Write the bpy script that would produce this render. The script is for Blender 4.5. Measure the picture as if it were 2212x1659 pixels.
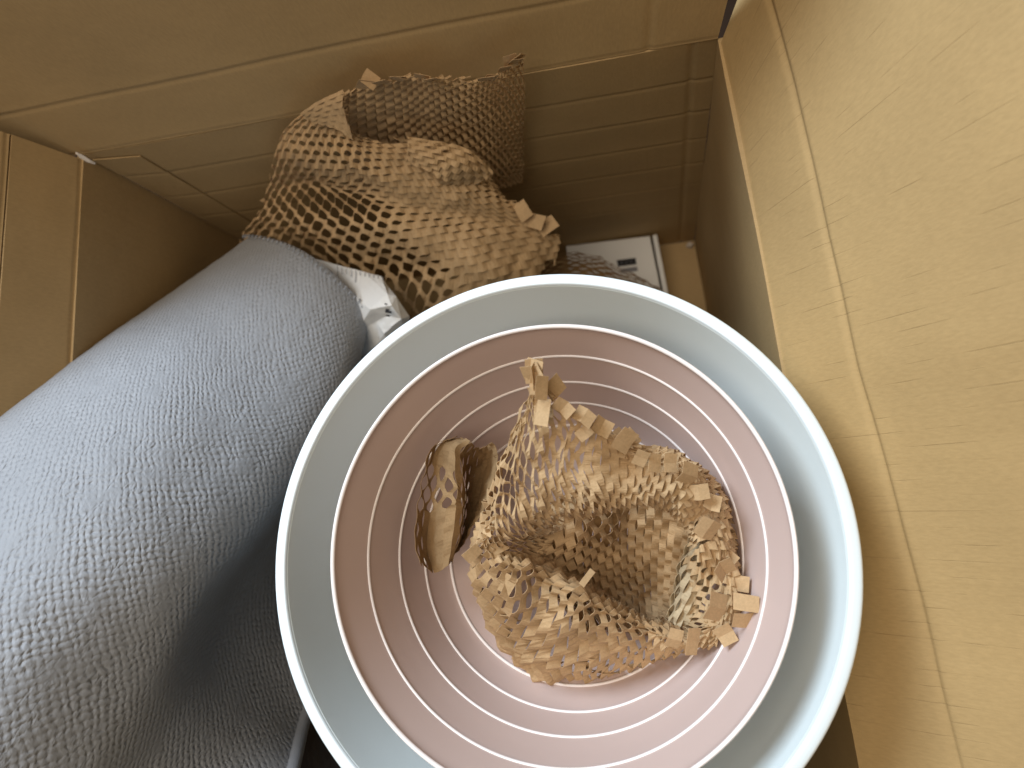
import bpy, bmesh, math, random
import numpy as np
from mathutils import Vector, Matrix, noise

for o in list(bpy.data.objects):
    bpy.data.objects.remove(o)
scene = bpy.context.scene
col = scene.collection
random.seed(7)

# ------------------------------------------------------------------ camera
# pixel frame of the photograph (2212 x 1659); world origin on the floor of the box under the camera
W, H = 2212., 1659.
CX, CY, F = W/2, H/2, 1580.
HB = .40                      # camera height above the wall tops
HC = 1.925*HB                 # camera height above the box floor
ZB = HC-HB                    # height of the box walls


def ray(x, y):
    return np.array([(x-CX)/F, (y-CY)/F, 1.0])


DN = ray(1440, 1018)
DN /= np.linalg.norm(DN)


def hitc(x, y, h):
    r = ray(x, y)
    return r*(h/(r@DN))


XC = hitc(1552, 83, 1)-hitc(180, 335, 1)
XC /= np.linalg.norm(XC)
ZC = -DN
YC = np.cross(ZC, XC)
M = np.array([XC, YC, ZC])


def tw(c):
    return M@np.asarray(c)+np.array([0, 0, HC])


def P(x, y, z):               # a point seen at a pixel, at a distance along the view axis
    return tw(ray(x, y)*z)


def PZ(x, y, hz):             # a point seen at a pixel, at a height above the box floor
    return tw(hitc(x, y, HC-hz))


cam = bpy.data.cameras.new('camera')
camo = bpy.data.objects.new('camera', cam)
col.objects.link(camo)
cam.sensor_width = 36
cam.lens = 36*F/W
cam.clip_start = .01
cam.clip_end = 50
R_, U_, B_ = M@np.array([1, 0, 0]), M@np.array([0, -1, 0]), M@np.array([0, 0, -1])
camo.matrix_world = Matrix(((R_[0], U_[0], B_[0], 0), (R_[1], U_[1], B_[1], 0), (R_[2], U_[2], B_[2], HC), (0, 0, 0, 1)))
cam.dof.use_dof = True
cam.dof.focus_distance = .36
cam.dof.aperture_fstop = 8.0
scene.camera = camo

# ------------------------------------------------------------------ light
world = bpy.data.worlds.new('World')
scene.world = world
world.use_nodes = True
bg = world.node_tree.nodes['Background']
bg.inputs[0].default_value = (1.0, .82, .62, 1)
bg.inputs[1].default_value = .09


def area(name, loc, target, size, sizey, power, color):
    l = bpy.data.lights.new(name, 'AREA')
    l.shape = 'RECTANGLE'
    l.size = size
    l.size_y = sizey
    l.energy = power
    l.color = color
    o = bpy.data.objects.new(name, l)
    col.objects.link(o)
    o.location = loc
    o.rotation_euler = (Vector(target)-Vector(loc)).to_track_quat('-Z', 'Y').to_euler()
    return o


area('window_light', (-.92, 1.02, 1.66), (-.1, .0, .4), .75, .8, 40, (.74, .87, 1.0))
area('overhead_fill_light', (-.32, -.05, 2.3), (-.1, .0, .4), 1.1, 1.1, 20, (1.0, .87, .70))  # added unseen lamp: warm overhead fill in place of room bounce

scene.view_settings.view_transform = 'Standard'
scene.view_settings.look = 'None'
scene.view_settings.gamma = 1
scene.view_settings.exposure = .12
scene.render.engine = 'CYCLES'


# ------------------------------------------------------------------ helpers
def link(o, parent=None):
    col.objects.link(o)
    if parent is not None:
        o.parent = parent
    return o


def tag(o, label, cat, group=None):
    o['label'] = label
    o['category'] = cat
    if group:
        o['group'] = group
    return o


def empty(name, loc=(0, 0, 0)):
    o = bpy.data.objects.new(name, None)
    o.empty_display_size = .02
    o.location = loc
    return link(o)


def mesh_obj(name, verts, faces, mat, parent=None, smooth=False, uvs=None):
    me = bpy.data.meshes.new(name)
    me.from_pydata([tuple(map(float, v)) for v in verts], [], faces)
    if uvs is not None:
        uvl = me.uv_layers.new(name='UVMap')
        arr = np.array([uvs[l.vertex_index] for l in me.loops], dtype=np.float32).ravel()
        uvl.data.foreach_set('uv', arr)
    if mat:
        me.materials.append(mat)
    if smooth:
        me.polygons.foreach_set('use_smooth', [True]*len(me.polygons))
    me.update()
    o = bpy.data.objects.new(name, me)
    link(o, parent)
    if parent is not None:            # meshes are written in world space
        pm = Matrix.LocRotScale(parent.location, parent.rotation_euler, parent.scale)
        if parent.parent is not None:
            g = parent.parent
            pm = Matrix.LocRotScale(g.location, g.rotation_euler, g.scale) @ parent.matrix_parent_inverse @ pm
        o.matrix_parent_inverse = pm.inverted()
    return o


def solid(o, th, offset=-1):
    m = o.modifiers.new('thickness', 'SOLIDIFY')
    m.thickness = th
    m.offset = offset
    if len(o.data.polygons) and o.data.polygons[0].use_smooth:
        e = o.modifiers.new('edges', 'EDGE_SPLIT')
        e.split_angle = math.radians(55)
    return o


def cr_basis(n, s, periodic=False):
    """Catmull-Rom weights: returns index (len,4) and weight (len,4)"""
    s = np.asarray(s, float)
    i = np.floor(s).astype(int)
    if not periodic:
        i = np.clip(i, 0, n-2)
    f = s-i
    w = np.stack([-.5*f+f*f-.5*f**3, 1-2.5*f*f+1.5*f**3, .5*f+2*f*f-1.5*f**3, -.5*f*f+.5*f**3], -1)
    idx = np.stack([i-1, i, i+1, i+2], -1)
    idx = idx % n if periodic else np.clip(idx, 0, n-1)
    return idx, w


def cr_surface(G, s, t, per_s=False):
    """G (ns, nt, 3) control net, s,t flat arrays of parameters"""
    a, wa = cr_basis(G.shape[0], s, per_s)
    b, wb = cr_basis(G.shape[1], t)
    sub = G[a[:, :, None], b[:, None, :]]
    return np.einsum('ki,kj,kijc->kc', wa, wb, sub)


def net(rows):
    return np.array([[P(*p) for p in r] for r in rows])


# ------------------------------------------------------------------ materials
class NT:
    def __init__(s, name):
        s.m = bpy.data.materials.new(name)
        s.m.use_nodes = True
        s.t = s.m.node_tree
        s.b = s.t.nodes['Principled BSDF']
        s.out = s.t.nodes['Material Output']

    def n(s, typ, **kw):
        nd = s.t.nodes.new(typ)
        for k, v in kw.items():
            if k.startswith('_'):
                setattr(nd, k[1:], v)
            else:
                key = int(k[1:]) if k[0] == 'i' and k[1:].isdigit() else k.replace('_', ' ')
                if isinstance(v, bpy.types.NodeSocket):
                    s.t.links.new(v, nd.inputs[key])
                else:
                    nd.inputs[key].default_value = v
        return nd

    def link(s, a, b):
        s.t.links.new(a, b)

    def math(s, op, a, b=0.0, c=None):
        kw = dict(_operation=op, i0=a, i1=b)
        if c is not None:
            kw['i2'] = c
        return s.n('ShaderNodeMath', **kw).outputs[0]

    def ramp(s, fac, stops):
        r = s.n('ShaderNodeValToRGB', Fac=fac)
        e = r.color_ramp.elements
        while len(e) < len(stops):
            e.new(.5)
        for el, (p, c) in zip(e, stops):
            el.position = p
            el.color = c if len(c) == 4 else (*c, 1)
        return r.outputs[0]

    def noise(s, vec, scale, detail=3, rough=.5, dist=0):
        return s.n('ShaderNodeTexNoise', Vector=vec, Scale=scale, Detail=detail, Roughness=rough, Distortion=dist).outputs['Fac']

    def bump(s, h, strength, dist, nrm=None):
        b = s.n('ShaderNodeBump', Height=h, Strength=strength, Distance=dist)
        if nrm is not None:
            s.link(nrm, b.inputs['Normal'])
        return b.outputs[0]

    def mapped(s, vec, scale):
        return s.n('ShaderNodeMapping', Vector=vec, Scale=scale).outputs[0]


def cardboard(name, base=(.455, .315, .155), marks=1.0):
    k = NT(name)
    uv = k.n('ShaderNodeTexCoord').outputs['UV']         # metres: x across the flutes, y along them
    big = k.noise(uv, 14, 4, .55)
    fib = k.noise(k.mapped(uv, (900, 240, 1)), 1, 3, .6)
    flute = k.noise(k.mapped(uv, (150, 3.0, 1)), 1, 2, .5)
    c = k.ramp(big, [(.3, tuple(x*.93 for x in base)), (.7, tuple(x*1.06 for x in base))])
    fc = k.ramp(fib, [(.3, (.93, .93, .92)), (.7, (1.05, 1.05, 1.05))])
    c2 = k.n('ShaderNodeMix', _data_type='RGBA', _blend_type='MULTIPLY', i0=1.0)
    k.link(c, c2.inputs[6])
    k.link(fc, c2.inputs[7])
    # thin dark washboard marks that follow the flutes, broken into dashes
    wav = k.n('ShaderNodeTexWave', Vector=k.mapped(uv, (1, .04, 1)), Scale=44, Distortion=.8, Detail=1, _wave_type='BANDS', _bands_direction='X').outputs['Fac']
    line = k.ramp(wav, [(.0, (1, 1, 1)), (.006, (0, 0, 0))])
    dash = k.ramp(k.noise(k.mapped(uv, (90, 34, 1)), 1, 2, .5), [(.50, (0, 0, 0)), (.62, (1, 1, 1))])
    mk = k.math('MULTIPLY', line, dash)
    mk = k.math('MULTIPLY', mk, .30*marks)
    c3 = k.n('ShaderNodeMix', _data_type='RGBA', i0=mk)
    k.link(c2.outputs[2], c3.inputs[6])
    c3.inputs[7].default_value = (base[0]*.45, base[1]*.40, base[2]*.35, 1)
    k.link(c3.outputs[2], k.b.inputs['Base Color'])
    k.b.inputs['Roughness'].default_value = .72
    k.b.inputs['Specular IOR Level'].default_value = .25
    n1 = k.bump(flute, .22, .0010)
    n2 = k.bump(mk, .5*marks, -.0008, n1)
    n3 = k.bump(fib, .16, .0004, n2)
    n4 = k.bump(big, .25, .004, n3)
    k.link(n4, k.b.inputs['Normal'])
    return k.m


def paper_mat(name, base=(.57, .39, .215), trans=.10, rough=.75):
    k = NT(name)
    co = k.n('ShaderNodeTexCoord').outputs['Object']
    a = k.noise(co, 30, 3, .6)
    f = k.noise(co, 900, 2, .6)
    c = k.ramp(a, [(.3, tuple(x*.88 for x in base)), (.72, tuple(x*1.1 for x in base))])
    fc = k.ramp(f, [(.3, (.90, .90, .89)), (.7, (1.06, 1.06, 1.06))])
    mx = k.n('ShaderNodeMix', _data_type='RGBA', _blend_type='MULTIPLY', i0=1.0)
    k.link(c, mx.inputs[6])
    k.link(fc, mx.inputs[7])
    k.link(mx.outputs[2], k.b.inputs['Base Color'])
    k.b.inputs['Roughness'].default_value = rough
    k.b.inputs['Specular IOR Level'].default_value = .25
    n1 = k.bump(k.noise(co, 160, 3, .6), .35, .0012)
    k.link(n1, k.b.inputs['Normal'])
    if trans > 0:
        tr = k.n('ShaderNodeBsdfTranslucent')
        k.link(mx.outputs[2], tr.inputs['Color'])
        ms = k.n('ShaderNodeMixShader', i0=trans)
        k.link(k.b.outputs[0], ms.inputs[1])
        k.link(tr.outputs[0], ms.inputs[2])
        k.link(ms.outputs[0], k.out.inputs['Surface'])
    return k.m


def plain(name, base, rough=.5, spec=.5, bumps=(), var=.0):
    k = NT(name)
    co = k.n('ShaderNodeTexCoord').outputs['Object']
    v = k.noise(co, 18, 3, .5)
    c = k.ramp(v, [(.3, tuple(x*(1-var) for x in base)), (.7, tuple(min(1, x*(1+var)) for x in base))])
    k.link(c, k.b.inputs['Base Color'])
    k.b.inputs['Roughness'].default_value = rough
    k.b.inputs['Specular IOR Level'].default_value = spec
    nrm = None
    for sc, st, di in bumps:
        nrm = k.bump(k.noise(co, sc, 3, .55), st, di, nrm)
    if nrm is not None:
        k.link(nrm, k.b.inputs['Normal'])
    return k.m


def bowl_mat(name, base, rough=.42):
    k = NT(name)
    co = k.n('ShaderNodeTexCoord').outputs['Object']
    v = k.noise(co, 9, 3, .5)
    c = k.ramp(v, [(.3, tuple(x*.975 for x in base)), (.7, tuple(x*1.015 for x in base))])
    k.link(c, k.b.inputs['Base Color'])
    rr = k.math('MULTIPLY_ADD', k.noise(co, 60, 4, .65), .14, rough-.07)
    k.link(rr, k.b.inputs['Roughness'])
    k.b.inputs['Specular IOR Level'].default_value = .4
    k.b.inputs['Subsurface Weight'].default_value = .12
    k.b.inputs['Subsurface Radius'].default_value = (1, .9, .85)
    k.b.inputs['Subsurface Scale'].default_value = .003
    k.link(k.bump(k.noise(co, 420, 2, .5), .05, .0004), k.b.inputs['Normal'])
    return k.m


def fabric_mat(name, base):
    k = NT(name)
    uv = k.n('ShaderNodeTexCoord').outputs['UV']
    warp = k.n('ShaderNodeTexNoise', Vector=uv, Scale=120, Detail=4, Roughness=.55)
    d = k.n('ShaderNodeVectorMath', _operation='SCALE', i0=warp.outputs['Color'], Scale=.0060).outputs[0]
    v = k.n('ShaderNodeVectorMath', _operation='ADD', i0=uv, i1=d).outputs[0]
    sx = k.n('ShaderNodeSeparateXYZ', Vector=v)
    a = k.math('SINE', k.math('MULTIPLY', sx.outputs[0], 2*math.pi/.0056))
    b = k.math('SINE', k.math('MULTIPLY', sx.outputs[1], 2*math.pi/.0050))
    wv = k.math('MULTIPLY', k.math('POWER', k.math('MULTIPLY_ADD', k.math('MULTIPLY', a, b), .5, .5), 2.5), -2.2)
    amp = k.ramp(k.noise(uv, 45, 3, .6), [(.32, (.05, .05, .05)), (.66, (1, 1, 1))])
    wv = k.math('MULTIPLY', wv, amp)
    rough = k.noise(uv, 330, 4, .65)
    crk = k.noise(k.mapped(uv, (70, 260, 1)), 1, 3, .6, 1.0)
    crk = k.ramp(crk, [(.30, (0, 0, 0)), (.42, (1, 1, 1))])
    c = k.ramp(k.noise(uv, 45, 4, .6), [(.25, tuple(x*.92 for x in base)), (.75, tuple(x*1.06 for x in base))])
    k.link(c, k.b.inputs['Base Color'])
    k.b.inputs['Roughness'].default_value = .62
    k.b.inputs['Specular IOR Level'].default_value = .3
    k.b.inputs['Sheen Weight'].default_value = .15
    n1 = k.bump(wv, .50, .0011)
    n2 = k.bump(rough, .42, .0011, n1)
    n3 = k.bump(crk, .38, .0010, n2)
    k.link(n3, k.b.inputs['Normal'])
    return k.m


MAT_CARD = cardboard('cardboard', marks=.35)
MAT_FLAP = cardboard('cardboard_flap', base=(.44, .30, .138), marks=1.1)
MAT_TEAR = plain('torn_white_paper', (.72, .66, .60), .9, .2, ((300, .4, .001),), .08)
MAT_KRAFT = paper_mat('kraft_honeycomb')
MAT_KRAFT_DARK = paper_mat('kraft_honeycomb_shaded', (.47, .29, .135), .08)  # kraft darkened to the tone the paper has in shade
MAT_KRAFT_PALE = paper_mat('kraft_pale', (.60, .47, .30), .12)
MAT_MINT = bowl_mat('mint_plastic', (.77, .85, .86), .36)
MAT_RIM_LIT = bowl_mat('mint_rim_lit', (.80, .88, .92), .35)  # paler copy of the mint, the rim's highlight put into the colour
MAT_PINK = bowl_mat('pink_plastic', (.59, .46, .42), .38)
MAT_PINKRIM = bowl_mat('pink_rim', (.90, .83, .81), .36)
MAT_FABRIC = fabric_mat('grey_fabric', (.32, .335, .365))
MAT_HEM = plain('grey_hem', (.31, .33, .37), .55, .3, ((200, .3, .001),), .06)
MAT_WHITE = plain('white_paper', (.78, .79, .80), .55, .4, ((60, .3, .003),), .03)
MAT_WBOX = plain('white_card', (.80, .79, .77), .5, .4, ((400, .08, .0005),), .03)
MAT_INK = plain('black_ink', (.03, .03, .035), .6, .3)
MAT_INKG = plain('grey_ink', (.22, .22, .24), .6, .3)
MAT_BLACK = plain('black_plastic', (.008, .008, .011), .42, .4, ((45, .5, .006),))


# ------------------------------------------------------------------ setting: the floor the box stands on
MAT_FLOOR = plain('wood_floor', (.035, .022, .015), 1.0, .0, ((30, .1, .002),), .2)
fl = mesh_obj('floor', [(-3, -3, -.012), (3, -3, -.012), (3, 3, -.012), (-3, 3, -.012)], [(0, 1, 2, 3)], MAT_FLOOR)
fl['kind'] = 'structure'

# ------------------------------------------------------------------ the cardboard box
box = empty('cardboard_box')
tag(box, 'large open brown cardboard box with scored walls holding bowls and packing paper', 'box')
TH = .005
BL = np.array([-.3613, .2379])
BR = np.array([.0520, .2379])
FR = np.array([.0860, -.285])
FL = np.array([-.3900, -.285])


def panel(name, bottom, top, nu, nv, creases=(), uvflip=False, mat=MAT_CARD, parent=box, bulge=0., side=1, vcreases=(), wob=.0012, seed=0.):
    """sheet between two polylines (lists of 3D points, matched); creases: (v in metres from bottom edge, depth, width)"""
    bottom = [np.array(p, float) for p in bottom]
    top = [np.array(p, float) for p in top]

    def ev(line, s):
        x = s*(len(line)-1)
        i = min(int(x), len(line)-2)
        return line[i]*(1-(x-i))+line[i+1]*(x-i)
    V, UV = [], []
    L = np.linalg.norm(bottom[-1]-bottom[0])
    Hh = np.linalg.norm((top[0]+top[-1]-bottom[0]-bottom[-1])/2)
    # v stations gathered around creases
    vs = set(np.linspace(0, 1, nv+1))
    for (cv, dep, wid) in creases:
        for k in np.linspace(-2.2, 2.2, 9):
            x = (cv+k*wid)/Hh
            if 0 < x < 1:
                vs.add(x)
    vs = sorted(vs)
    us = set(np.linspace(0, 1, nu+1))
    for (cu, dep, wid) in vcreases:
        for k in np.linspace(-2.2, 2.2, 7):
            x = (cu+k*wid)/L
            if 0 < x < 1:
                us.add(x)
    us = sorted(us)
    nrm = np.cross(bottom[-1]-bottom[0], top[0]-bottom[0])
    nrm /= np.linalg.norm(nrm)
    nrm *= side
    for v in vs:
        for u in us:
            p = ev(bottom, u)*(1-v)+ev(top, u)*v
            d = bulge*math.sin(math.pi*u)*math.sin(math.pi*v)
            for (cv, dep, wid) in creases:
                wgl = .0007*noise.noise((u*L*28, cv*9+seed, 0))
                x = (v*Hh-cv-wgl)/wid
                d += -dep*math.exp(-x*x)+dep*.45*math.exp(-(x-1.6)**2)
            for (cu, dep, wid) in vcreases:
                x = (u*L-cu)/wid
                d += -dep*math.exp(-x*x)
            d += wob*noise.noise((u*L*9+seed, v*Hh*9, seed*3.1))
            V.append(p+nrm*d)
            UV.append((u*L+seed, v*Hh) if not uvflip else (v*Hh, u*L+seed))
    n = len(us)
    Fs = []
    for j in range(len(vs)-1):
        for i in range(n-1):
            q = (j*n+i, j*n+i+1, (j+1)*n+i+1, (j+1)*n+i)
            Fs.append(q if side > 0 else q[::-1])
    o = mesh_obj(name, V, Fs, mat, parent, smooth=True, uvs=UV)
    solid(o, TH, -1)
    return o


def z3(p, z, dx=0, dy=0):
    return (p[0]+dx, p[1]+dy, z)


bp = panel('bottom_panel', [z3(FL, 0), z3(FR, 0)], [z3(BL, 0), z3(BR, 0)], 16, 16, side=1, seed=1.)
# scored walls: crease lines every 42 mm (normals face into the box)
CR = [(ZB-.042*k, .0005, .0018) for k in range(1, 7)]
wb = panel('wall_panel', [z3(BL, 0), z3(BR, 0)], [z3(BL, ZB), z3(BR, ZB)], 40, 24, CR, side=1, seed=2., vcreases=[(.4133-.014, .0012, .002)])
wb['label'] = 'shaded wall with horizontal score lines behind the crumpled honeycomb paper'
wl = panel('wall_panel', [z3(FL, 0), z3(BL, 0)], [z3(FL, ZB), z3(BL, ZB)], 40, 20, [], side=1, seed=3., bulge=-.004)
wl['label'] = 'shaded wall beside the grey roll'
wr = panel('wall_panel', [z3(BR, 0), z3(FR, 0)], [z3(BR, ZB), z3(FR, ZB)], 40, 20, [], side=1, seed=4., bulge=-.004)
wr['label'] = 'wall under the bright wide flap'
wf = panel('wall_panel', [z3(FR, 0), z3(FL, 0)], [z3(FR, ZB), z3(FL, ZB)], 20, 12, CR[:2], side=1, seed=5.)

# flaps, folded up from the wall tops
def lerp(a, b, t):
    return a*(1-t)+b*t


def flap_points(line, lats, dzs):
    return [(p[0]+lx, p[1]+ly, p[2]+dz) for p, (lx, ly), dz in zip(line, lats, dzs)]


gap = .003
# back flap: nearly upright, scored again 44 mm above the fold
b0 = [z3(BL, ZB+.001, -.022), z3(BR, ZB+.001, -.0005)]
b1 = [(BL[0]-.075, BL[1]+.026, ZB+.165), (BR[0]+.022, BR[1]+.026, ZB+.165)]
fb = panel('flap', b0, b1, 50, 24, [(.0012, .0002, .0014), (.0475, .0005, .0018)], side=1, seed=6., wob=.0016, vcreases=[(.4053-.009, .0010, .002)])
fb['label'] = 'dim flap standing up behind the honeycomb paper'
# right flap: leaning outwards, more so towards the front
ys = np.linspace(BR[1]-gap, FR[1]+gap, 9)
line = [np.array([np.interp(y, [FR[1], BR[1]], [FR[0], BR[0]])+.0005, y, ZB]) for y in ys]
lean = [math.radians(a) for a in np.interp(ys, [-.285, -.11, .035, .20, .24], [60, 54, 35, 27, 21])]
LEN = .27
top = [(p[0]+LEN*math.sin(a), p[1]+.13*max(0, 1-k*.5), p[2]+LEN*math.cos(a)) for k, (p, a) in enumerate(zip(line, lean))]
fr = panel('flap', line, top, 64, 30, [(.0015, .0001, .0016), (.0435, .0012, .0020)], mat=MAT_FLAP, side=1, seed=7., wob=.002)
fr['label'] = 'bright wide flap leaning outwards beside the mint bowl'
# left flap
ys = np.linspace(FL[1]+gap, BL[1]-gap, 7)
line = [np.array([np.interp(y, [FL[1], BL[1]], [FL[0], BL[0]])-.0005, y, ZB]) for y in ys]
mid = [p+np.array([-.013, 0, .042]) for p in line]
lstrip = panel('flap', line, mid, 40, 4, [(.001, .0003, .0014)], side=1, seed=8.)
lstrip['label'] = 'narrow lower strip of the flap above the grey roll'
m2 = [p+np.array([-.0008, 0, .0008]) for p in mid]
top = [p+np.array([-.035, 0, .075]) for p in m2]
lf = panel('flap', m2, top, 40, 12, [(.0012, .0005, .0015)], side=1, seed=9.)
lf['label'] = 'flap folded back over the edge above the grey roll'
# front flap, out of view below the picture
ff = panel('flap', [z3(FR, ZB), z3(FL, ZB)], [(FR[0], FR[1]-.19, ZB-.03), (FL[0], FL[1]-.19, ZB-.03)], 12, 6, side=1, seed=10.)
# glued joint tab over the back wall near the left corner
gt = panel('glue_tab', [(BL[0]+.002, BL[1]-.0012, .004), (BL[0]+.034, BL[1]-.0012, .004)],
           [(BL[0]+.002, BL[1]-.0012, ZB-.006), (BL[0]+.034, BL[1]-.0012, ZB-.012)], 4, 24, CR[:5], side=1, seed=11., wob=.0006)
gt.modifiers[0].thickness = .0007


def torn(name, path, wdt, mat, seed):
    V, Fs = [], []
    for i, p in enumerate(path):
        p = np.array(p)
        w_ = wdt*math.sin(math.pi*(i+.7)/(len(path)+.4))
        for k in range(5):
            a = k/5*2*math.pi
            j = .35*noise.noise((i*1.7+seed, k*2.1, 0))
            V.append(p+np.array([math.cos(a), math.sin(a)*.6, math.sin(a)*.8])*w_*(1+j))
    for i in range(len(path)-1):
        for k in range(5):
            Fs.append((i*5+k, i*5+(k+1) % 5, (i+1)*5+(k+1) % 5, (i+1)*5+k))
    Fs.append(tuple(range(5))[::-1])
    Fs.append(tuple((len(path)-1)*5+k for k in range(5)))
    return mesh_obj(name, V, Fs, mat, box)


torn('torn_fibres', [(BL[0]+.004, BL[1]-.004, ZB+.010), (BL[0]+.0045, BL[1]-.0045, ZB+.007), (BL[0]+.006, BL[1]-.006, ZB+.003), (BL[0]+.0075, BL[1]-.0065, ZB-.001)], .0022, MAT_TEAR, 1)
torn('torn_fibres', [(BR[0]-.006, BR[1]-.005, .001), (BR[0]-.0055, BR[1]-.006, .006), (BR[0]-.005, BR[1]-.006, .010)], .0042, MAT_TEAR, 5)


# ------------------------------------------------------------------ bowls
def lathe(name, prof, mat, parent, mw, seg=160, closed=False):
    V, Fs = [], []
    n = len(prof)
    for k in range(seg):
        a = 2*math.pi*k/seg
        for (r, z) in prof:
            V.append(mw@Vector((r*math.cos(a), r*math.sin(a), z)))
    for k in range(seg):
        k2 = (k+1) % seg
        for i in range(n-1 if not closed else n):
            i2 = (i+1) % n
            Fs.append((k*n+i, k2*n+i, k2*n+i2, k*n+i2))
    return mesh_obj(name, V, Fs, mat, parent, smooth=True)


def smooth_profile(pts, n=6):
    G = np.array(pts, float)[:, None, :]
    G = np.repeat(G, 2, 1)
    s = np.linspace(0, len(pts)-1, (len(pts)-1)*n+1)
    G3 = np.concatenate([G, np.zeros(G.shape[:2]+(1,))], -1)
    return [(max(0, p[0]), p[1]) for p in cr_surface(G3, s, np.zeros_like(s))]


axc = ray(1450, 1195)
axc /= np.linalg.norm(axc)
UP = Vector(M@(-axc))
rot = Vector((0, 0, 1)).rotation_difference(UP).to_matrix().to_4x4()
Cm = tw(np.array([.0447, .2295, 1])*.334)
Cp = tw(np.array([.0508, .2264, 1])*.328)
MW = Matrix.Translation(Vector(Cm))@rot
PW = Matrix.Translation(Vector(Cp))@rot

mint = empty('mixing_bowl', tuple(Vector(Cm)-UP*.114))
tag(mint, 'large pale mint mixing bowl with a thick rim painted as if lit, holding the pink bowl', 'bowl')
inner = smooth_profile([(0, -.1085), (.045, -.1083), (.072, -.105), (.092, -.094), (.107, -.075), (.1165, -.052), (.1225, -.028), (.1273, -.008), (.1289, -.0015)])
outer = smooth_profile([(.1325, -.0045), (.1305, -.010), (.1268, -.028), (.1205, -.053), (.111, -.077), (.0955, -.0975), (.074, -.1095), (.055, -.1125), (0, -.1135)])
lathe('bowl_body', inner+outer, MAT_MINT, mint, MW)
rimp = [(.1289, -.0015), (.1293, -.0004), (.1303, .0002), (.1335, -.0001), (.1347, -.0008), (.1351, -.0022), (.1346, -.0036), (.1325, -.0045)]
lathe('rim', smooth_profile(rimp, 3), MAT_RIM_LIT, mint, MW)

pink = empty('mixing_bowl', tuple(Vector(Cp)-UP*.103))
tag(pink, 'smaller dusty pink bowl with raised inner rings, nested inside the mint bowl', 'bowl')
pin = [(.1037, -.0008), (.1036, -.004), (.1000, -.0125), (.0957, -.0225), (.0915, -.034), (.0873, -.0445), (.0838, -.055), (.0800, -.0645), (.0755, -.0735), (.0700, -.0805), (.060, -.0865), (.045, -.0905), (.02, -.0925), (0, -.093)]
pinner = smooth_profile(pin[::-1])
pout = smooth_profile([(.1050, -.0014), (.1046, -.005), (.1015, -.0135), (.0975, -.0235), (.0893, -.0455), (.082, -.0655), (.0725, -.0825), (.062, -.0905), (.045, -.0955), (0, -.097)])
lathe('bowl_body', pinner+pout, MAT_PINK, pink, PW)
prim = [(.1037, -.0008), (.1040, -.0001), (.1050, .0003), (.1056, -.0001), (.1057, -.0008), (.1050, -.0014)]
lathe('rim', smooth_profile(prim, 3), MAT_PINKRIM, pink, PW)
for (r, z) in ((.0957, -.0225), (.0873, -.0445), (.0800, -.0645), (.0700, -.0805), ):
    ln = [(r+.0002+.0009*math.cos(a), z+.0009*math.sin(a)+.0001) for a in np.linspace(0, 2*math.pi, 9)[:-1]]
    lathe('measuring_ring', ln, MAT_PINKRIM, pink, PW, 160, True)


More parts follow.
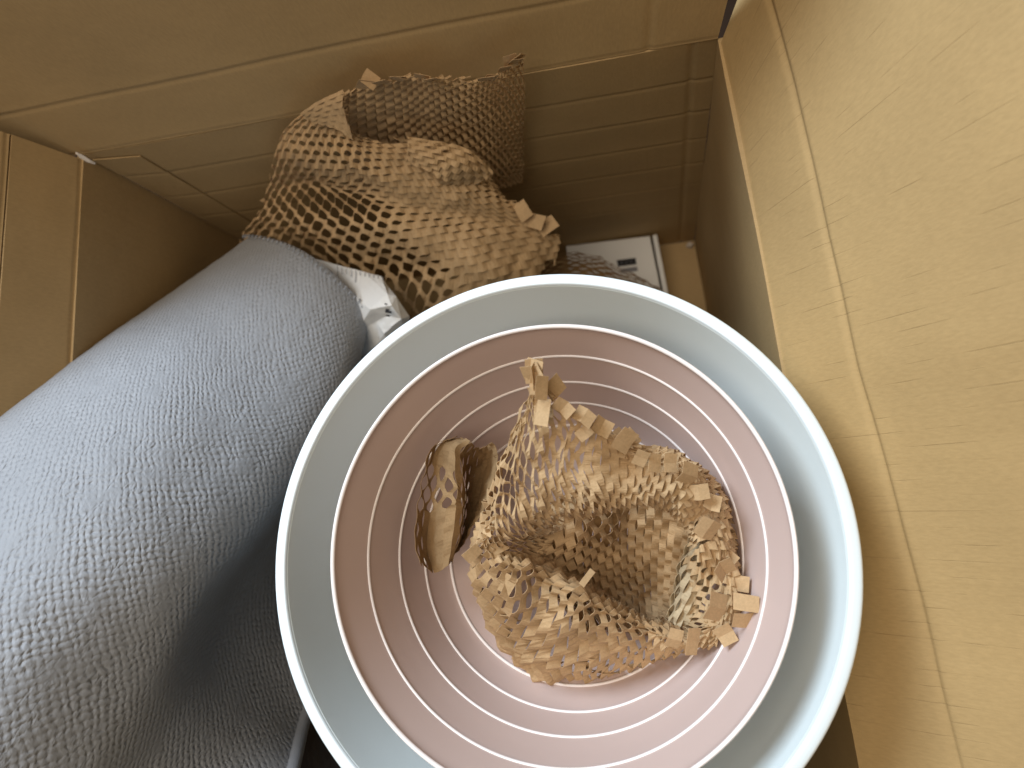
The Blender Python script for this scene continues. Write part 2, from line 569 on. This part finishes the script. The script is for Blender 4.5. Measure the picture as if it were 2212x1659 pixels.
# ------------------------------------------------------------------ honeycomb paper
def honeycomb(name, S, nper, nband, sp, mat, opening, tilt, mask=None, crumple=.002, cf=40., seed=0., tabs=0, scatter=(), parent=None, K=8, tab_size=(.0085, .0095), extra=()):
    """S(u, v) u,v in [0,1] arrays -> points. u runs along the slits (nper slit periods), v across the bands."""
    ni = nper*K+1
    ai = np.arange(ni)
    spw = 1.0/nband
    keys, uu, vv, off = {}, [], [], []

    def idx(key, u, v, o):
        if key not in keys:
            keys[key] = len(uu)
            uu.append(u)
            vv.append(v)
            off.append(o)
        return keys[key]
    Fs = []
    br = 1                        # half bridge width in samples
    for j in range(nband):
        ph = (j % 2)*K//2
        lo, hi = [], []
        for i in ai:
            u = i/(ni-1)
            c = math.cos(2*math.pi*(i-ph)/K)
            vmid = (j+.5)*spw
            a = opening(u, vmid)          # 0..1
            am = a*.40*spw
            half = (spw-2*am)/2
            t = tilt(u, vmid)
            r = ((i-ph+K//2) % K)-K//2     # distance to bridge with the band below
            r2 = ((i-ph) % K)-K//2         # distance to bridge with the band above
            vl = j*spw+am-am*c
            vh = (j+1)*spw-am-am*c
            kl = ('b', j, i) if abs(r) <= br else ('l', j, i)
            kh = ('b', j+1, i) if abs(r2) <= br else ('h', j, i)
            lo.append(idx(kl, u, vl, t*(1-c)/2 if kl[0] == 'l' else 0))
            hi.append(idx(kh, u, vh, -t*(1+c)/2 if kh[0] == 'h' else 0))
        for i in range(ni-1):
            if mask and not mask((i+.5)/(ni-1), (j+.5)*spw):
                continue
            Fs.append((lo[i], lo[i+1], hi[i+1], hi[i]))
    uu = np.clip(np.array(uu), 0, 1)
    vv = np.clip(np.array(vv), 0, 1)
    off = np.array(off)

    def place(u, v):
        p = S(u, v)
        e = 4e-3
        du = S(np.clip(u+e, 0, 1), v)-S(np.clip(u-e, 0, 1), v)
        dv = S(u, np.clip(v+e, 0, 1))-S(u, np.clip(v-e, 0, 1))
        n = np.cross(du, dv)
        n /= np.linalg.norm(n, axis=1)[:, None]+1e-12
        du /= np.linalg.norm(du, axis=1)[:, None]+1e-12
        d = np.zeros(len(p))
        if crumple:
            for k in range(len(p)):
                q = p[k]*cf
                f1 = noise.noise((q[0]+seed, q[1], q[2]))
                f2 = 1-2*abs(noise.noise((q[0]*1.6, q[1]*1.6+seed, q[2]*1.6+5)))
                f3 = noise.noise((q[0]*4.5, q[1]*4.5, q[2]*4.5+seed))
                d[k] = crumple*(f1+.5*f2+.3*f3)
        return p+n*d[:, None], n, du
    p, n, du = place(uu, vv)
    V = list(p+n*off[:, None])
    rnd = random.Random(int(seed*10)+3)

    def tab(u, v, du_dir, lift, w, h, ang):
        """a cut square tab that stays joined to the sheet at its foot"""
        pp, nn, tt = place(np.array([u]), np.array([v]))
        pp, nn, tt = pp[0], nn[0], tt[0]
        bb = np.cross(nn, tt)
        d = math.cos(ang)*tt+math.sin(ang)*bb
        s = np.cross(nn, d)
        up = math.sin(lift)*nn+math.cos(lift)*d
        base = pp+nn*.0006-up*.002
        k0 = len(V)
        curl = rnd.uniform(-.25, .35)
        for q, cu in ((0, 0), (.5, .35*curl), (1, curl)):
            for sd in (-.5, .5):
                V.append(base+up*h*q+s*w*sd+nn*h*.4*cu*q)
        Fs.extend([(k0, k0+1, k0+3, k0+2), (k0+2, k0+3, k0+5, k0+4)])
    for (u0, u1, v0, v1, cnt, l0, l1, amin, amax) in scatter:
        for _ in range(cnt):
            tab(rnd.uniform(u0, u1), rnd.uniform(v0, v1), 0, math.radians(rnd.uniform(l0, l1)), tab_size[0]*rnd.uniform(.75, 1.1), tab_size[1]*rnd.uniform(.8, 1.2), math.radians(rnd.uniform(amin, amax)))
    for (x, y, z, w_, l_, ang) in extra:          # single tabs, given by where they are seen
        c_ = P(x, y, z)
        ca, sa = math.cos(math.radians(ang)), -math.sin(math.radians(ang))
        r1_, r2_ = rnd.uniform(-.5, .5), rnd.uniform(-.6, .6)
        d_ = M@np.array([ca, sa, r1_])
        e_ = M@np.array([-sa, ca, r2_])
        m_ = z/F
        k0 = len(V)
        cu = rnd.uniform(-.002, .002)
        nn_ = np.cross(d_, e_)
        for q in (-.5, 0, .5):
            for sd in (-.5, .5):
                V.append(c_+d_*l_*m_*q+e_*w_*m_*sd*(1+.1*rnd.uniform(-1, 1))+nn_*(cu if q == 0 else 0))
        Fs.extend([(k0, k0+1, k0+3, k0+2), (k0+2, k0+3, k0+5, k0+4)])
    used = sorted({i for f in Fs for i in f})
    mp = {k: q for q, k in enumerate(used)}
    o = mesh_obj(name, [V[k] for k in used], [tuple(mp[i] for i in f) for f in Fs], mat, parent)
    solid(o, .00022, 0)
    return o


def vn(u, v, s, f=3.):
    return noise.noise((u*f+s, v*f, s*1.7))


# --- nest of honeycomb paper in the pink bowl: rows = stations round the nest, columns from the hollow over the lip to the outside
NEST = [
    [(1400, 1260, .398), (1465, 1225, .378), (1496, 1184, .342), (1545, 1175, .340), (1582, 1180, .348), (1590, 1190, .372)],
    [(1392, 1290, .398), (1452, 1305, .382), (1505, 1300, .352), (1545, 1300, .342), (1590, 1305, .338), (1602, 1315, .345)],
    [(1375, 1295, .398), (1425, 1335, .382), (1485, 1362, .355), (1505, 1372, .347), (1525, 1385, .348), (1535, 1395, .352)],
    [(1355, 1295, .398), (1372, 1325, .382), (1390, 1335, .355), (1395, 1375, .350), (1390, 1425, .366), (1380, 1445, .392)],
    [(1330, 1280, .396), (1310, 1292, .376), (1285, 1288, .350), (1262, 1350, .346), (1250, 1440, .368), (1255, 1476, .398)],
    [(1300, 1265, .394), (1240, 1250, .374), (1180, 1238, .350), (1130, 1310, .350), (1105, 1400, .372), (1130, 1447, .398)],
    [(1280, 1235, .390), (1180, 1205, .370), (1090, 1195, .350), (1050, 1205, .350), (1022, 1225, .362), (1025, 1262, .404)],
    [(1280, 1205, .390), (1200, 1155, .372), (1110, 1165, .345), (1065, 1120, .340), (1055, 1080, .350), (1060, 1075, .362)],
    [(1285, 1195, .390), (1230, 1145, .372), (1150, 1145, .340), (1112, 1040, .330), (1122, 930, .322), (1140, 865, .318)],
    [(1305, 1190, .390), (1265, 1128, .372), (1215, 1112, .340), (1185, 990, .326), (1162, 880, .314), (1156, 820, .308)],
    [(1330, 1185, .390), (1310, 1115, .372), (1294, 1096, .334), (1265, 1000, .330), (1265, 920, .324), (1250, 892, .322)],
    [(1360, 1190, .390), (1370, 1110, .372), (1378, 1084, .335), (1370, 1010, .334), (1370, 968, .333), (1362, 955, .334)],
    [(1380, 1200, .392), (1420, 1120, .374), (1442, 1088, .336), (1465, 1015, .335), (1470, 985, .342), (1475, 985, .362)],
    [(1395, 1225, .395), (1455, 1160, .376), (1478, 1130, .338), (1525, 1078, .337), (1555, 1065, .346), (1562, 1062, .366)],
]
NEST = [[(1345+(r[0][0]-1345)*.2, 1240+(r[0][1]-1240)*.2, .408)]+r for r in NEST]
NG = net(NEST)


def S_nest(u, v):
    du = np.array([noise.noise((a*5, b*9, 1.3)) for a, b in zip(u, v)])
    dv = np.array([noise.noise((a*6, b*12, 7.7)) for a, b in zip(u, v)])
    p = cr_surface(NG, (v+.016*dv)*len(NEST), np.clip(u+.035*du*np.sin(math.pi*u), 0, 1)*(len(NEST[0])-1), True)
    # loose folds running from the hollow outwards
    f = np.array([noise.noise((a*2.5, b*22, 4.1))+.5*noise.noise((a*7, b*30, 9.1)) for a, b in zip(u, v)])
    return p+(f*.0050*np.clip(u*2-.15, 0, 1))[:, None]*np.array([0, 0, 1.])


TABS = [(1152, 828, .306, 12, 50, 88), (1170, 838, .304, 27, 52, 85), (1172, 890, .310, 30, 60, 80), (1216, 882, .312, 30, 46, -40), (1262, 900, .316, 34, 44, -35),
        (1262, 935, .318, 28, 34, 40), (1302, 922, .320, 40, 44, -30), (1350, 952, .322, 40, 52, 60), (1385, 990, .326, 30, 34, 70), (1415, 1000, .328, 28, 40, 80),
        (1450, 1000, .330, 30, 40, 85), (1485, 1022, .330, 38, 46, 70), (1510, 1062, .332, 36, 40, 10), (1540, 1085, .334, 34, 36, -20), (1528, 1140, .332, 44, 48, -25),
        (1568, 1232, .334, 40, 46, 35), (1612, 1302, .330, 34, 52, -3), (1605, 1340, .332, 34, 48, -4), (1568, 1372, .336, 36, 42, -55), (1497, 1386, .338, 30, 60, 82),
        (1456, 1378, .340, 32, 44, 75), (1545, 1310, .331, 46, 60, 70), (1268, 1248, .340, 14, 40, 50), 
        (1475, 1080, .336, 34, 36, -70), (1430, 1045, .335, 32, 32, 85), 
        (1020, 1195, .345, 26, 40, 40), ]
nest = honeycomb('honeycomb_paper', S_nest, 14, 92, 0, MAT_KRAFT,
                 opening=lambda u, v: min(1, max(.04, .12+.6*vn(u, v, 3.3, 6)+(.36 if .54 < v < .72 and u > .62 else 0))),
                 tilt=lambda u, v: (.0010 if .5 < v < .76 and u > .5 else .0020)*(.8+.6*vn(u, v, 9.1, 6)),
                 crumple=.0026, cf=75, seed=2.,
                 mask=lambda u, v: u > (.44 if v > .55 or v < .1 else .3),
                 scatter=[(.62, .86, .78, .98, 34, 5, 35, -180, 180), (.62, .86, .0, .12, 14, 5, 35, -90, 90),
                          (.62, .9, .25, .5, 14, 5, 25, -180, 180),
                          (.975, .99, .585, .86, 12, -10, 15, -25, 25)], extra=TABS)
tag(nest, 'crumpled nest of tan honeycomb packing paper inside the pink bowl', 'packing paper')
INN = net([
    [(1140, 1125, .374), (1250, 1055, .382), (1350, 1010, .386), (1450, 1010, .386), (1550, 1080, .380)],
    [(1140, 1190, .366), (1250, 1150, .372), (1340, 1130, .388), (1440, 1130, .389), (1520, 1160, .382)],
    [(1150, 1250, .374), (1250, 1220, .384), (1340, 1210, .390), (1430, 1220, .392), (1505, 1240, .384)],
    [(1200, 1300, .376), (1270, 1290, .386), (1350, 1290, .393), (1430, 1300, .393), (1505, 1310, .380)],
    [(1250, 1360, .370), (1310, 1365, .378), (1370, 1372, .384), (1430, 1380, .380), (1495, 1380, .368)]])
INN[1:4] += M@np.array([0, 0, .003])
inl = honeycomb('inner_layer', lambda u, v: cr_surface(INN, u*4, v*4), 11, 22, 0, MAT_KRAFT, opening=lambda u, v: max(.02, .03+.25*vn(u, v, 6.6, 5)),
                tilt=lambda u, v: .0026*(.8+.6*vn(u, v, 2.1, 6)), crumple=.0030, cf=70, seed=21., parent=nest)

INB = INN+M@np.array([0, 0, .0045])  # added darker sheet, stops the lit bowl floor showing through the slits
honeycomb('light_block_layer', lambda u, v: cr_surface(INB, u*4, v*4), 8, 18, 0, MAT_KRAFT_DARK, opening=lambda u, v: .02, tilt=lambda u, v: .0004, crumple=.002, cf=50, seed=23., parent=nest)

# --- pale rolled end showing in the hollow
def S_roll(u, v):
    a = np.asarray(v)*2*math.pi*1.15
    A = P(1470, 1345, .365)
    B = P(1535, 1130, .357)
    ax = B-A
    d = ax/np.linalg.norm(ax)
    e1 = np.cross(d, M@np.array([0, 0, 1.]))
    e1 /= np.linalg.norm(e1)
    e2 = np.cross(d, e1)
    r = .0076*(1-.25*np.abs(np.asarray(u)-.5)*2)*(1+.10*a/6)
    tw_ = a+np.asarray(u)*1.2
    return A+ax*np.asarray(u)[:, None]+(np.cos(tw_)*r)[:, None]*e1+(np.sin(tw_)*r)[:, None]*e2


pr = honeycomb('rolled_paper', S_roll, 5, 16, 0, MAT_KRAFT_PALE, opening=lambda u, v: .03, tilt=lambda u, v: .0014, crumple=.0008, cf=80, seed=4.)
tag(pr, 'small pale twisted paper roll inside the hollow of the honeycomb nest', 'packing paper')

# --- loose scrap on the left inside the pink bowl
SCR = [
    [(985, 942, .362), (932, 965, .366), (912, 1030, .363), (898, 1100, .362), (893, 1170, .362), (908, 1215, .366)],
    [(1000, 948, .360), (955, 962, .364), (942, 1035, .364), (932, 1105, .365), (925, 1180, .368), (938, 1238, .374)],
    [(1015, 952, .356), (988, 975, .358), (994, 1045, .360), (992, 1090, .362), (985, 1150, .366), (972, 1218, .374)],
    [(1028, 965, .372), (1010, 1010, .392), (1008, 1060, .396), (1006, 1100, .398), (998, 1150, .398), (975, 1205, .396)],
    [(1045, 965, .372), (1052, 1000, .390), (1036, 1060, .394), (1026, 1100, .396), (1010, 1150, .396), (990, 1190, .396)],
    [(1062, 955, .354), (1076, 988, .356), (1062, 1050, .360), (1045, 1100, .364), (1028, 1130, .370), (1010, 1165, .378)],
]
for r, dz_ in zip(SCR, (.016, .023, .006, .0, .0, .008)):
    r[:] = [(x, y, z+dz_*(1 if y < 1200 else .6)) for x, y, z in r]
SG = net(SCR)


def S_scr(u, v):
    return cr_surface(SG, v*(len(SCR)-1), u*(len(SCR[0])-1))


MAT_SCRAP = paper_mat('brown_kraft_shaded', (.31, .195, .095), .05, .85)  # brown kraft, darkened so its colour carries the scrap's shade
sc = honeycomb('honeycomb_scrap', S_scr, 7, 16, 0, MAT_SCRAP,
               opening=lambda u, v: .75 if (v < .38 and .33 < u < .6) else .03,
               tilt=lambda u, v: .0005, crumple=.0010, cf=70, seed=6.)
tag(sc, 'narrow brown folded scrap of honeycomb paper against the pink bowl side', 'packing paper')

# --- big sheet standing at the back of the box: front fold
FRONT = [
    [(742, 194, .424), (752, 232, .438), (770, 292, .455), (900, 302, .465), (1000, 322, .478), (1062, 385, .505)],
    [(655, 242, .442), (700, 275, .446), (785, 315, .458), (905, 345, .470), (1005, 375, .486), (1085, 425, .515)],
    [(602, 302, .470), (680, 345, .468), (795, 378, .470), (920, 402, .482), (1025, 428, .496), (1135, 448, .522)],
    [(582, 385, .515), (665, 396, .525), (785, 420, .500), (920, 448, .498), (1045, 468, .512), (1190, 488, .542)],
    [(557, 460, .548), (650, 470, .532), (780, 490, .508), (920, 510, .504), (1055, 530, .518), (1208, 530, .555)],
    [(520, 520, .605), (640, 540, .590), (780, 570, .562), (920, 590, .540), (1055, 602, .532), (1180, 598, .572)],
    [(560, 600, .640), (680, 650, .640), (800, 690, .615), (900, 705, .590), (1020, 690, .580), (1120, 665, .592)],
]
FG = net(FRONT)


def S_front(u, v):
    return cr_surface(FG, (1-v)*(len(FRONT)-1), u*(len(FRONT[0])-1))


def op_front(u, v):
    edge = .42+.6*max(0, .45-v)
    h = .10+.78*max(0, min(1, (edge+.12-u)/.16))*(1 if v < .6 else .5)
    return min(1, max(.06, h+.25*vn(u, v, 1.2, 5)))


def rotf(u, v):
    a, b = (u-.5)*1.36*1.25, (v-.5)*1.5
    c, q = math.cos(math.radians(20)), math.sin(math.radians(20))
    return .5+(a*c-b*q)/1.25, .5+(b*c+a*q)


def mask_front(u, v):
    x, y = rotf(u, v)
    return 0 < x < 1-.05*(vn(u, v, 7., 16) > .1) and 0 < y < 1-.07*(vn(u, v, 4., 14) > .2)


def S_front2(u, v):
    x, y = rotf(u, v)
    return S_front(np.clip(x, 0, 1), np.clip(y, 0, 1))


front = honeycomb('honeycomb_paper', S_front2, 30, 38, 0, MAT_KRAFT, opening=lambda u, v: op_front(*rotf(u, v)),
                  tilt=lambda u, v: .0014, crumple=.0028, cf=38, seed=8., mask=mask_front,
                  extra=[(1130, 455, .515, 28, 40, -58), (1182, 488, .530, 32, 40, 32), (1155, 478, .522, 30, 40, -20), (800, 172, .414, 30, 32, 60)], tab_size=(.011, .012))
tag(front, 'large tan honeycomb paper sheet with open slits, bulging between grey roll and back wall', 'packing paper')

FC = net([[(648, 246, .430), (690, 218, .424), (742, 193, .414)], [(668, 262, .436), (708, 246, .430), (742, 240, .424)], [(700, 272, .440), (730, 280, .440), (764, 302, .444)]])
fc = honeycomb('folded_corner', lambda u, v: cr_surface(FC, v*2, u*2), 4, 7, 0, MAT_KRAFT, opening=lambda u, v: .05, tilt=lambda u, v: .0006, crumple=.0008, cf=60, seed=15., parent=front)
TS = net([[(880, 296, .446), (950, 305, .450), (1015, 325, .458), (1066, 372, .480)], [(880, 325, .452), (945, 340, .454), (1000, 360, .462), (1045, 390, .484)], [(875, 350, .464), (925, 372, .466), (965, 392, .474), (1010, 405, .492)]])
ts = honeycomb('torn_strip', lambda u, v: cr_surface(TS, v*2, u*3), 6, 7, 0, MAT_KRAFT, opening=lambda u, v: .5 if u < .45 else .08, tilt=lambda u, v: .0014, crumple=.0014, cf=60, seed=17., parent=front,
               scatter=[(.6, .98, .96, .99, 4, 0, 30, 60, 120)])

REAR = [
    [(745, 198, .424), (860, 165, .412), (940, 166, .409), (1040, 168, .410), (1098, 138, .402), (1128, 112, .396)],
    [(742, 240, .446), (865, 215, .438), (945, 215, .436), (1035, 215, .434), (1095, 200, .430), (1134, 195, .430)],
    [(745, 300, .480), (870, 275, .474), (950, 275, .470), (1040, 280, .472), (1098, 275, .474), (1132, 270, .480)],
    [(750, 360, .515), (880, 345, .512), (960, 345, .510), (1045, 350, .515), (1100, 345, .520), (1130, 340, .526)],
    [(760, 420, .545), (890, 410, .548), (970, 410, .552), (1050, 410, .558), (1100, 400, .562), (1128, 390, .560)],
]
RG = net(REAR)


def S_rear(u, v):
    return cr_surface(RG, u*(len(REAR)-1), v*(len(REAR[0])-1))


rear = honeycomb('honeycomb_paper', S_rear, 14, 34, 0, MAT_KRAFT, opening=lambda u, v: min(1, max(.1, .15+1.1*max(0, v-.25)+.3*vn(u, v, 2., 4))),
                 tilt=lambda u, v: .0016, crumple=.0018, cf=40, seed=11.,
                 mask=lambda u, v: not (u < .05 and vn(u, v, 3., 24) > .1),
                 scatter=[(.005, .02, .05, .97, 13, -10, 25, 150, 210)], tab_size=(.009, .009))
tag(rear, 'brown honeycomb paper sheet with small round holes leaning against the back wall', 'packing paper')

# --- crumpled piece lying on the white carton
SMALL = [
    [(1160, 560, .640), (1200, 548, .645), (1260, 545, .650), (1310, 562, .655), (1370, 592, .660), (1425, 622, .668)],
    [(1160, 585, .625), (1205, 570, .625), (1262, 568, .628), (1312, 582, .635), (1372, 612, .645), (1428, 640, .655)],
    [(1160, 625, .620), (1210, 615, .615), (1266, 615, .618), (1320, 630, .625), (1380, 655, .640), (1430, 680, .655)],
    [(1160, 690, .640), (1215, 690, .635), (1270, 690, .640), (1330, 700, .650), (1390, 715, .660), (1435, 730, .670)],
]
MG = net(SMALL)


def S_small(u, v):
    return cr_surface(MG, v*(len(SMALL)-1), u*(len(SMALL[0])-1))


sm = honeycomb('honeycomb_paper', S_small, 9, 18, 0, MAT_SCRAP, opening=lambda u, v: .03, tilt=lambda u, v: .0010, crumple=.0018, cf=60, seed=13.)
tag(sm, 'brown crumpled honeycomb paper lying over the white carton', 'packing paper')

# ------------------------------------------------------------------ grey rolled mat
MATR = [
    [(600, 640, .680), (535, 545, .620), (540, 514, .585), (620, 526, .540), (712, 583, .522), (794, 672, .538), (792, 715, .580), (775, 760, .625), (770, 800, .645)],
    [(470, 720, .640), (385, 655, .575), (380, 628, .548), (470, 682, .492), (590, 790, .474), (722, 860, .494), (745, 905, .540), (748, 965, .580), (805, 1050, .590)],
    [(310, 850, .580), (215, 790, .510), (200, 752, .482), (300, 835, .430), (430, 962, .413), (588, 1080, .436), (606, 1140, .495), (650, 1235, .528), (745, 1330, .535)],
    [(120, 1040, .520), (20, 960, .455), (0, 903, .430), (110, 1010, .382), (260, 1150, .366), (432, 1270, .390), (474, 1335, .446), (565, 1425, .470), (667, 1522, .480)],
    [(-100, 1230, .460), (-190, 1150, .410), (-230, 1080, .388), (-100, 1230, .345), (80, 1370, .335), (300, 1470, .365), (400, 1540, .398), (500, 1600, .418), (631, 1660, .432)],
    [(-320, 1420, .410), (-400, 1330, .365), (-450, 1250, .350), (-300, 1450, .318), (-100, 1620, .310), (140, 1700, .335), (260, 1760, .360), (400, 1800, .376), (590, 1830, .388)],
]
KG = net(MATR)
roll = empty('rolled_mat', tuple(KG[0][0]))
tag(roll, 'grey textured fabric mat loosely rolled up, leaning in the box beside the bowls', 'mat')
NS, NTT = 150, 170
ss, tt = np.meshgrid(np.linspace(0, 5, NS), np.linspace(0, 8, NTT), indexing='ij')
pts = cr_surface(KG, ss.ravel(), tt.ravel()).reshape(NS, NTT, 3)
# arc length texture coordinates
dl = np.linalg.norm(np.diff(pts, axis=0), axis=2).mean(1)
au = np.concatenate([[0], np.cumsum(dl)])
dv_ = np.linalg.norm(np.diff(pts, axis=1), axis=2)
av = np.concatenate([np.zeros((NS, 1)), np.cumsum(dv_, axis=1)], 1)
avm = av.mean(0)
V, UV = [], []
for i in range(NS):
    for j in range(NTT):
        p = pts[i, j]
        q = p*38
        dsp = .0012*noise.noise((q[0], q[1], q[2]))+.0005*noise.noise((q[0]*4, q[1]*4, q[2]*4))
        V.append(p+np.array([0, 0, 1])*dsp)
        UV.append((au[i], avm[j]))
Fs = [(i*NTT+j, i*NTT+j+1, (i+1)*NTT+j+1, (i+1)*NTT+j) for i in range(NS-1) for j in range(NTT-1)]
sheet = mesh_obj('fabric_sheet', V, Fs, MAT_FABRIC, roll, smooth=True, uvs=UV)
solid(sheet, .004, 1)


def tube(name, path, rad, mat, parent, seg=8, flat=1.0):
    path = [Vector(p) for p in path]
    V, Fs = [], []
    n = len(path)
    for i, p in enumerate(path):
        d = (path[min(i+1, n-1)]-path[max(i-1, 0)]).normalized()
        s = d.cross(Vector((.1, .2, 1))).normalized()
        t = s.cross(d)
        for k in range(seg):
            a = 2*math.pi*k/seg
            V.append(p+s*math.cos(a)*rad+t*math.sin(a)*rad*flat)
    for i in range(n-1):
        for k in range(seg):
            Fs.append((i*seg+k, i*seg+(k+1) % seg, (i+1)*seg+(k+1) % seg, (i+1)*seg+k))
    Fs.append(tuple(range(seg))[::-1])
    Fs.append(tuple((n-1)*seg+k for k in range(seg)))
    return mesh_obj(name, V, Fs, mat, parent, smooth=True)


hem = [pts[i, NTT-1]+np.array([.0, 0, -.001]) for i in range(40, NS, 3)]
tube('hem', hem, .0042, MAT_HEM, roll, 10)
# stitches along the far edge of the roll
for j in range(44, 112, 2):
    p = pts[2, j]
    p2 = pts[4, j]
    n_ = Vector(pts[3, j+1]-pts[3, j]).cross(Vector(p2-p)).normalized()
    tube('stitch', [Vector(p)-n_*.0038, Vector(pts[3, j])-n_*.0048, Vector(p2)-n_*.0038], .0007, MAT_HEM, roll, 5)

# ------------------------------------------------------------------ white crumpled wrapper at the end of the roll
WR = {
    'a': (684, 560, .600), 'b': (746, 577, .585), 'c': (785, 587, .578), 'd': (823, 597, .572), 'e': (838, 620, .568),
    'f': (884, 684, .572), 'g': (855, 640, .560), 'h': (800, 668, .560), 'i': (836, 635, .556), 'j': (846, 660, .556),
    'k': (838, 682, .566), 'l': (812, 694, .574), 'm': (866, 688, .562), 'n': (880, 740, .600), 'o': (818, 742, .588), 'p': (786, 768, .602),
    'q': (760, 640, .575), 'r': (770, 720, .592), 's': (830, 720, .572), 't': (740, 780, .62), 'u': (860, 800, .62)}
wk = list(WR)
wi = {k: i for i, k in enumerate(wk)}
WV = [P(WR[k][0], WR[k][1], WR[k][2]-.042) for k in wk]
WF = ['abq', 'bcq', 'chq', 'cdih'[0:3], 'cih', 'dei', 'egi', 'gji', 'ihj', 'hlkj'[0:3], 'hkj', 'gfm', 'gmj', 'jmk', 'mfn', 'kms', 'mns', 'lks', 'lso', 'los', 'hlr', 'qhr', 'lor', 'opr', 'ptr', 'snu', 'sou', 'opu', 'ptu']
seen, WFF = set(), []
for f in WF:
    key = frozenset(f)
    if key in seen or len(key) < 3:
        continue
    seen.add(key)
    WFF.append(tuple(wi[c] for c in f))
wrap = empty('white_wrapper', tuple(P(800, 700, .62)))
tag(wrap, 'crumpled white printed paper wrapper poking out past the end of the grey roll', 'wrapper')
me = mesh_obj('paper_sheet', WV, WFF, MAT_WHITE, wrap)
bm = bmesh.new()
bm.from_mesh(me.data)
bmesh.ops.recalc_face_normals(bm, faces=bm.faces)
bmesh.ops.subdivide_edges(bm, edges=bm.edges, cuts=3, use_grid_fill=True)
for v in bm.verts:
    q = v.co*90
    v.co += Vector((0, 0, 1))*(.0012*noise.noise(q)+.0006*noise.noise(q*3))
bm.to_mesh(me.data)
bm.free()
solid(me, .0004, 0)


def tri_quad(name, px, mat, parent, lift):
    pts_ = [P(x, y, z-lift) for x, y, z in px]
    o = mesh_obj(name, pts_, [(0, 1, 2, 3)], mat, parent)
    solid(o, .0002, 0)
    return o


random.seed(3)
for k in range(11):                       # printed ticks along the upper edge
    t = k/10
    x = 728+t*98
    y = 574+t*24
    L = 8+14*random.random()+(10 if k % 4 == 0 else 0)
    zz = .5445-.0135*t
    tri_quad('printed_tick', [(x, y, zz), (x+1.6, y+.5, zz), (x+1.6, y+L, zz-.001), (x, y+L, zz-.001)], MAT_INKG, wrap, .0035)
for (x, y, a, b) in ((831, 655, 5, 6), (833, 667, 7, 9), (840, 672, 6, 5), (834, 680, 9, 4)):
    tri_quad('printed_mark', [(x, y, .520), (x+a, y+1, .519), (x+a-1, y+b, .521), (x-1, y+b-1, .522)], MAT_INK, wrap, .006)

# ------------------------------------------------------------------ white carton on the box floor
zt = .045
carton = empty('white_carton', tuple(PZ(1330, 580, 0)))
tag(carton, 'small white printed carton on the box floor in the back corner', 'carton')


def block(name, q, z0, z1, mat, parent, bev=.0012):
    bm = bmesh.new()
    lo_ = [bm.verts.new((p[0], p[1], z0)) for p in q]
    hi_ = [bm.verts.new((p[0], p[1], z1)) for p in q]
    n = len(q)
    bm.faces.new(hi_)
    bm.faces.new(lo_[::-1])
    for i in range(n):
        bm.faces.new((lo_[i], lo_[(i+1) % n], hi_[(i+1) % n], hi_[i]))
    bmesh.ops.recalc_face_normals(bm, faces=bm.faces)
    bmesh.ops.bevel(bm, geom=bm.edges[:], offset=bev, segments=2, affect='EDGES', profile=.5)
    me = bpy.data.meshes.new(name)
    bm.to_mesh(me)
    bm.free()
    o = mesh_obj(name, [v.co for v in me.vertices], [tuple(p.vertices) for p in me.polygons], mat, parent)
    return o


def q4(*px):
    return [PZ(x, y, zt) for x, y in px]


block('carton_body', q4((1222, 531), (1404, 509), (1431, 645), (1240, 668)), .001, zt, MAT_WBOX, carton)
block('carton_lid_edge', q4((1409, 508), (1419, 506), (1446, 645), (1435, 646)), .001, zt+.001, MAT_WBOX, carton)


def print_block(name, px, mat):
    V = [PZ(x, y, zt+.0004) for x, y in px]
    o = mesh_obj(name, V, [(0, 1, 2, 3)], mat, carton)
    solid(o, .0002, 0)


print_block('printed_block', [(1332, 562), (1373, 557), (1375, 571), (1335, 576)], MAT_INK)
print_block('printed_block', [(1340, 581), (1376, 576), (1378, 585), (1342, 590)], MAT_INKG)
for k in range(7):
    x = 1336+k*5.2
    print_block('printed_stroke', [(x, 566-k*.6), (x+2.5, 565.6-k*.6), (x+2.8, 570-k*.6), (x+.4, 570.4-k*.6)], MAT_INKG) if k % 2 else None

# ------------------------------------------------------------------ black wrapped package under the bowls
pk = empty('black_package', (-.10, -.09, .001))
tag(pk, 'dark black plastic wrapped package in the shadow underneath the mint bowl', 'package')
bm = bmesh.new()
bmesh.ops.create_cube(bm, size=1)
bmesh.ops.subdivide_edges(bm, edges=bm.edges, cuts=13, use_grid_fill=True)
base_z = (Vector(Cm)-UP*.1135)[2]
for v in bm.verts:
    x, y, z = v.co*2
    # rounded, slightly lumpy block
    f = lambda a, b, c: a*math.sqrt(max(0, 1-b*b*.12-c*c*.12))
    X, Y, Z = f(x, y, z), f(y, x, z), f(z, x, y)
    l = noise.noise((X*2.2, Y*2.2, Z*2.2))*.05+(.012*noise.noise((X*3, Y*14, Z*9)))
    X *= 1+l
    Y *= 1+l
    w_ = 1+.34*(.5-Z*.5)
    v.co = Vector((-.13+X*.135*w_, -.095+Y*.135*w_, .002+(Z*.5+.5)*(base_z-.006)))
mb = bpy.data.meshes.new('package_body')
bm.to_mesh(mb)
bm.free()
zmin = min(v.co.z for v in mb.vertices)
po = mesh_obj('package_body', [(v.co.x, v.co.y, v.co.z-zmin+.001) for v in mb.vertices], [tuple(p.vertices) for p in mb.polygons], MAT_BLACK, pk, smooth=True)
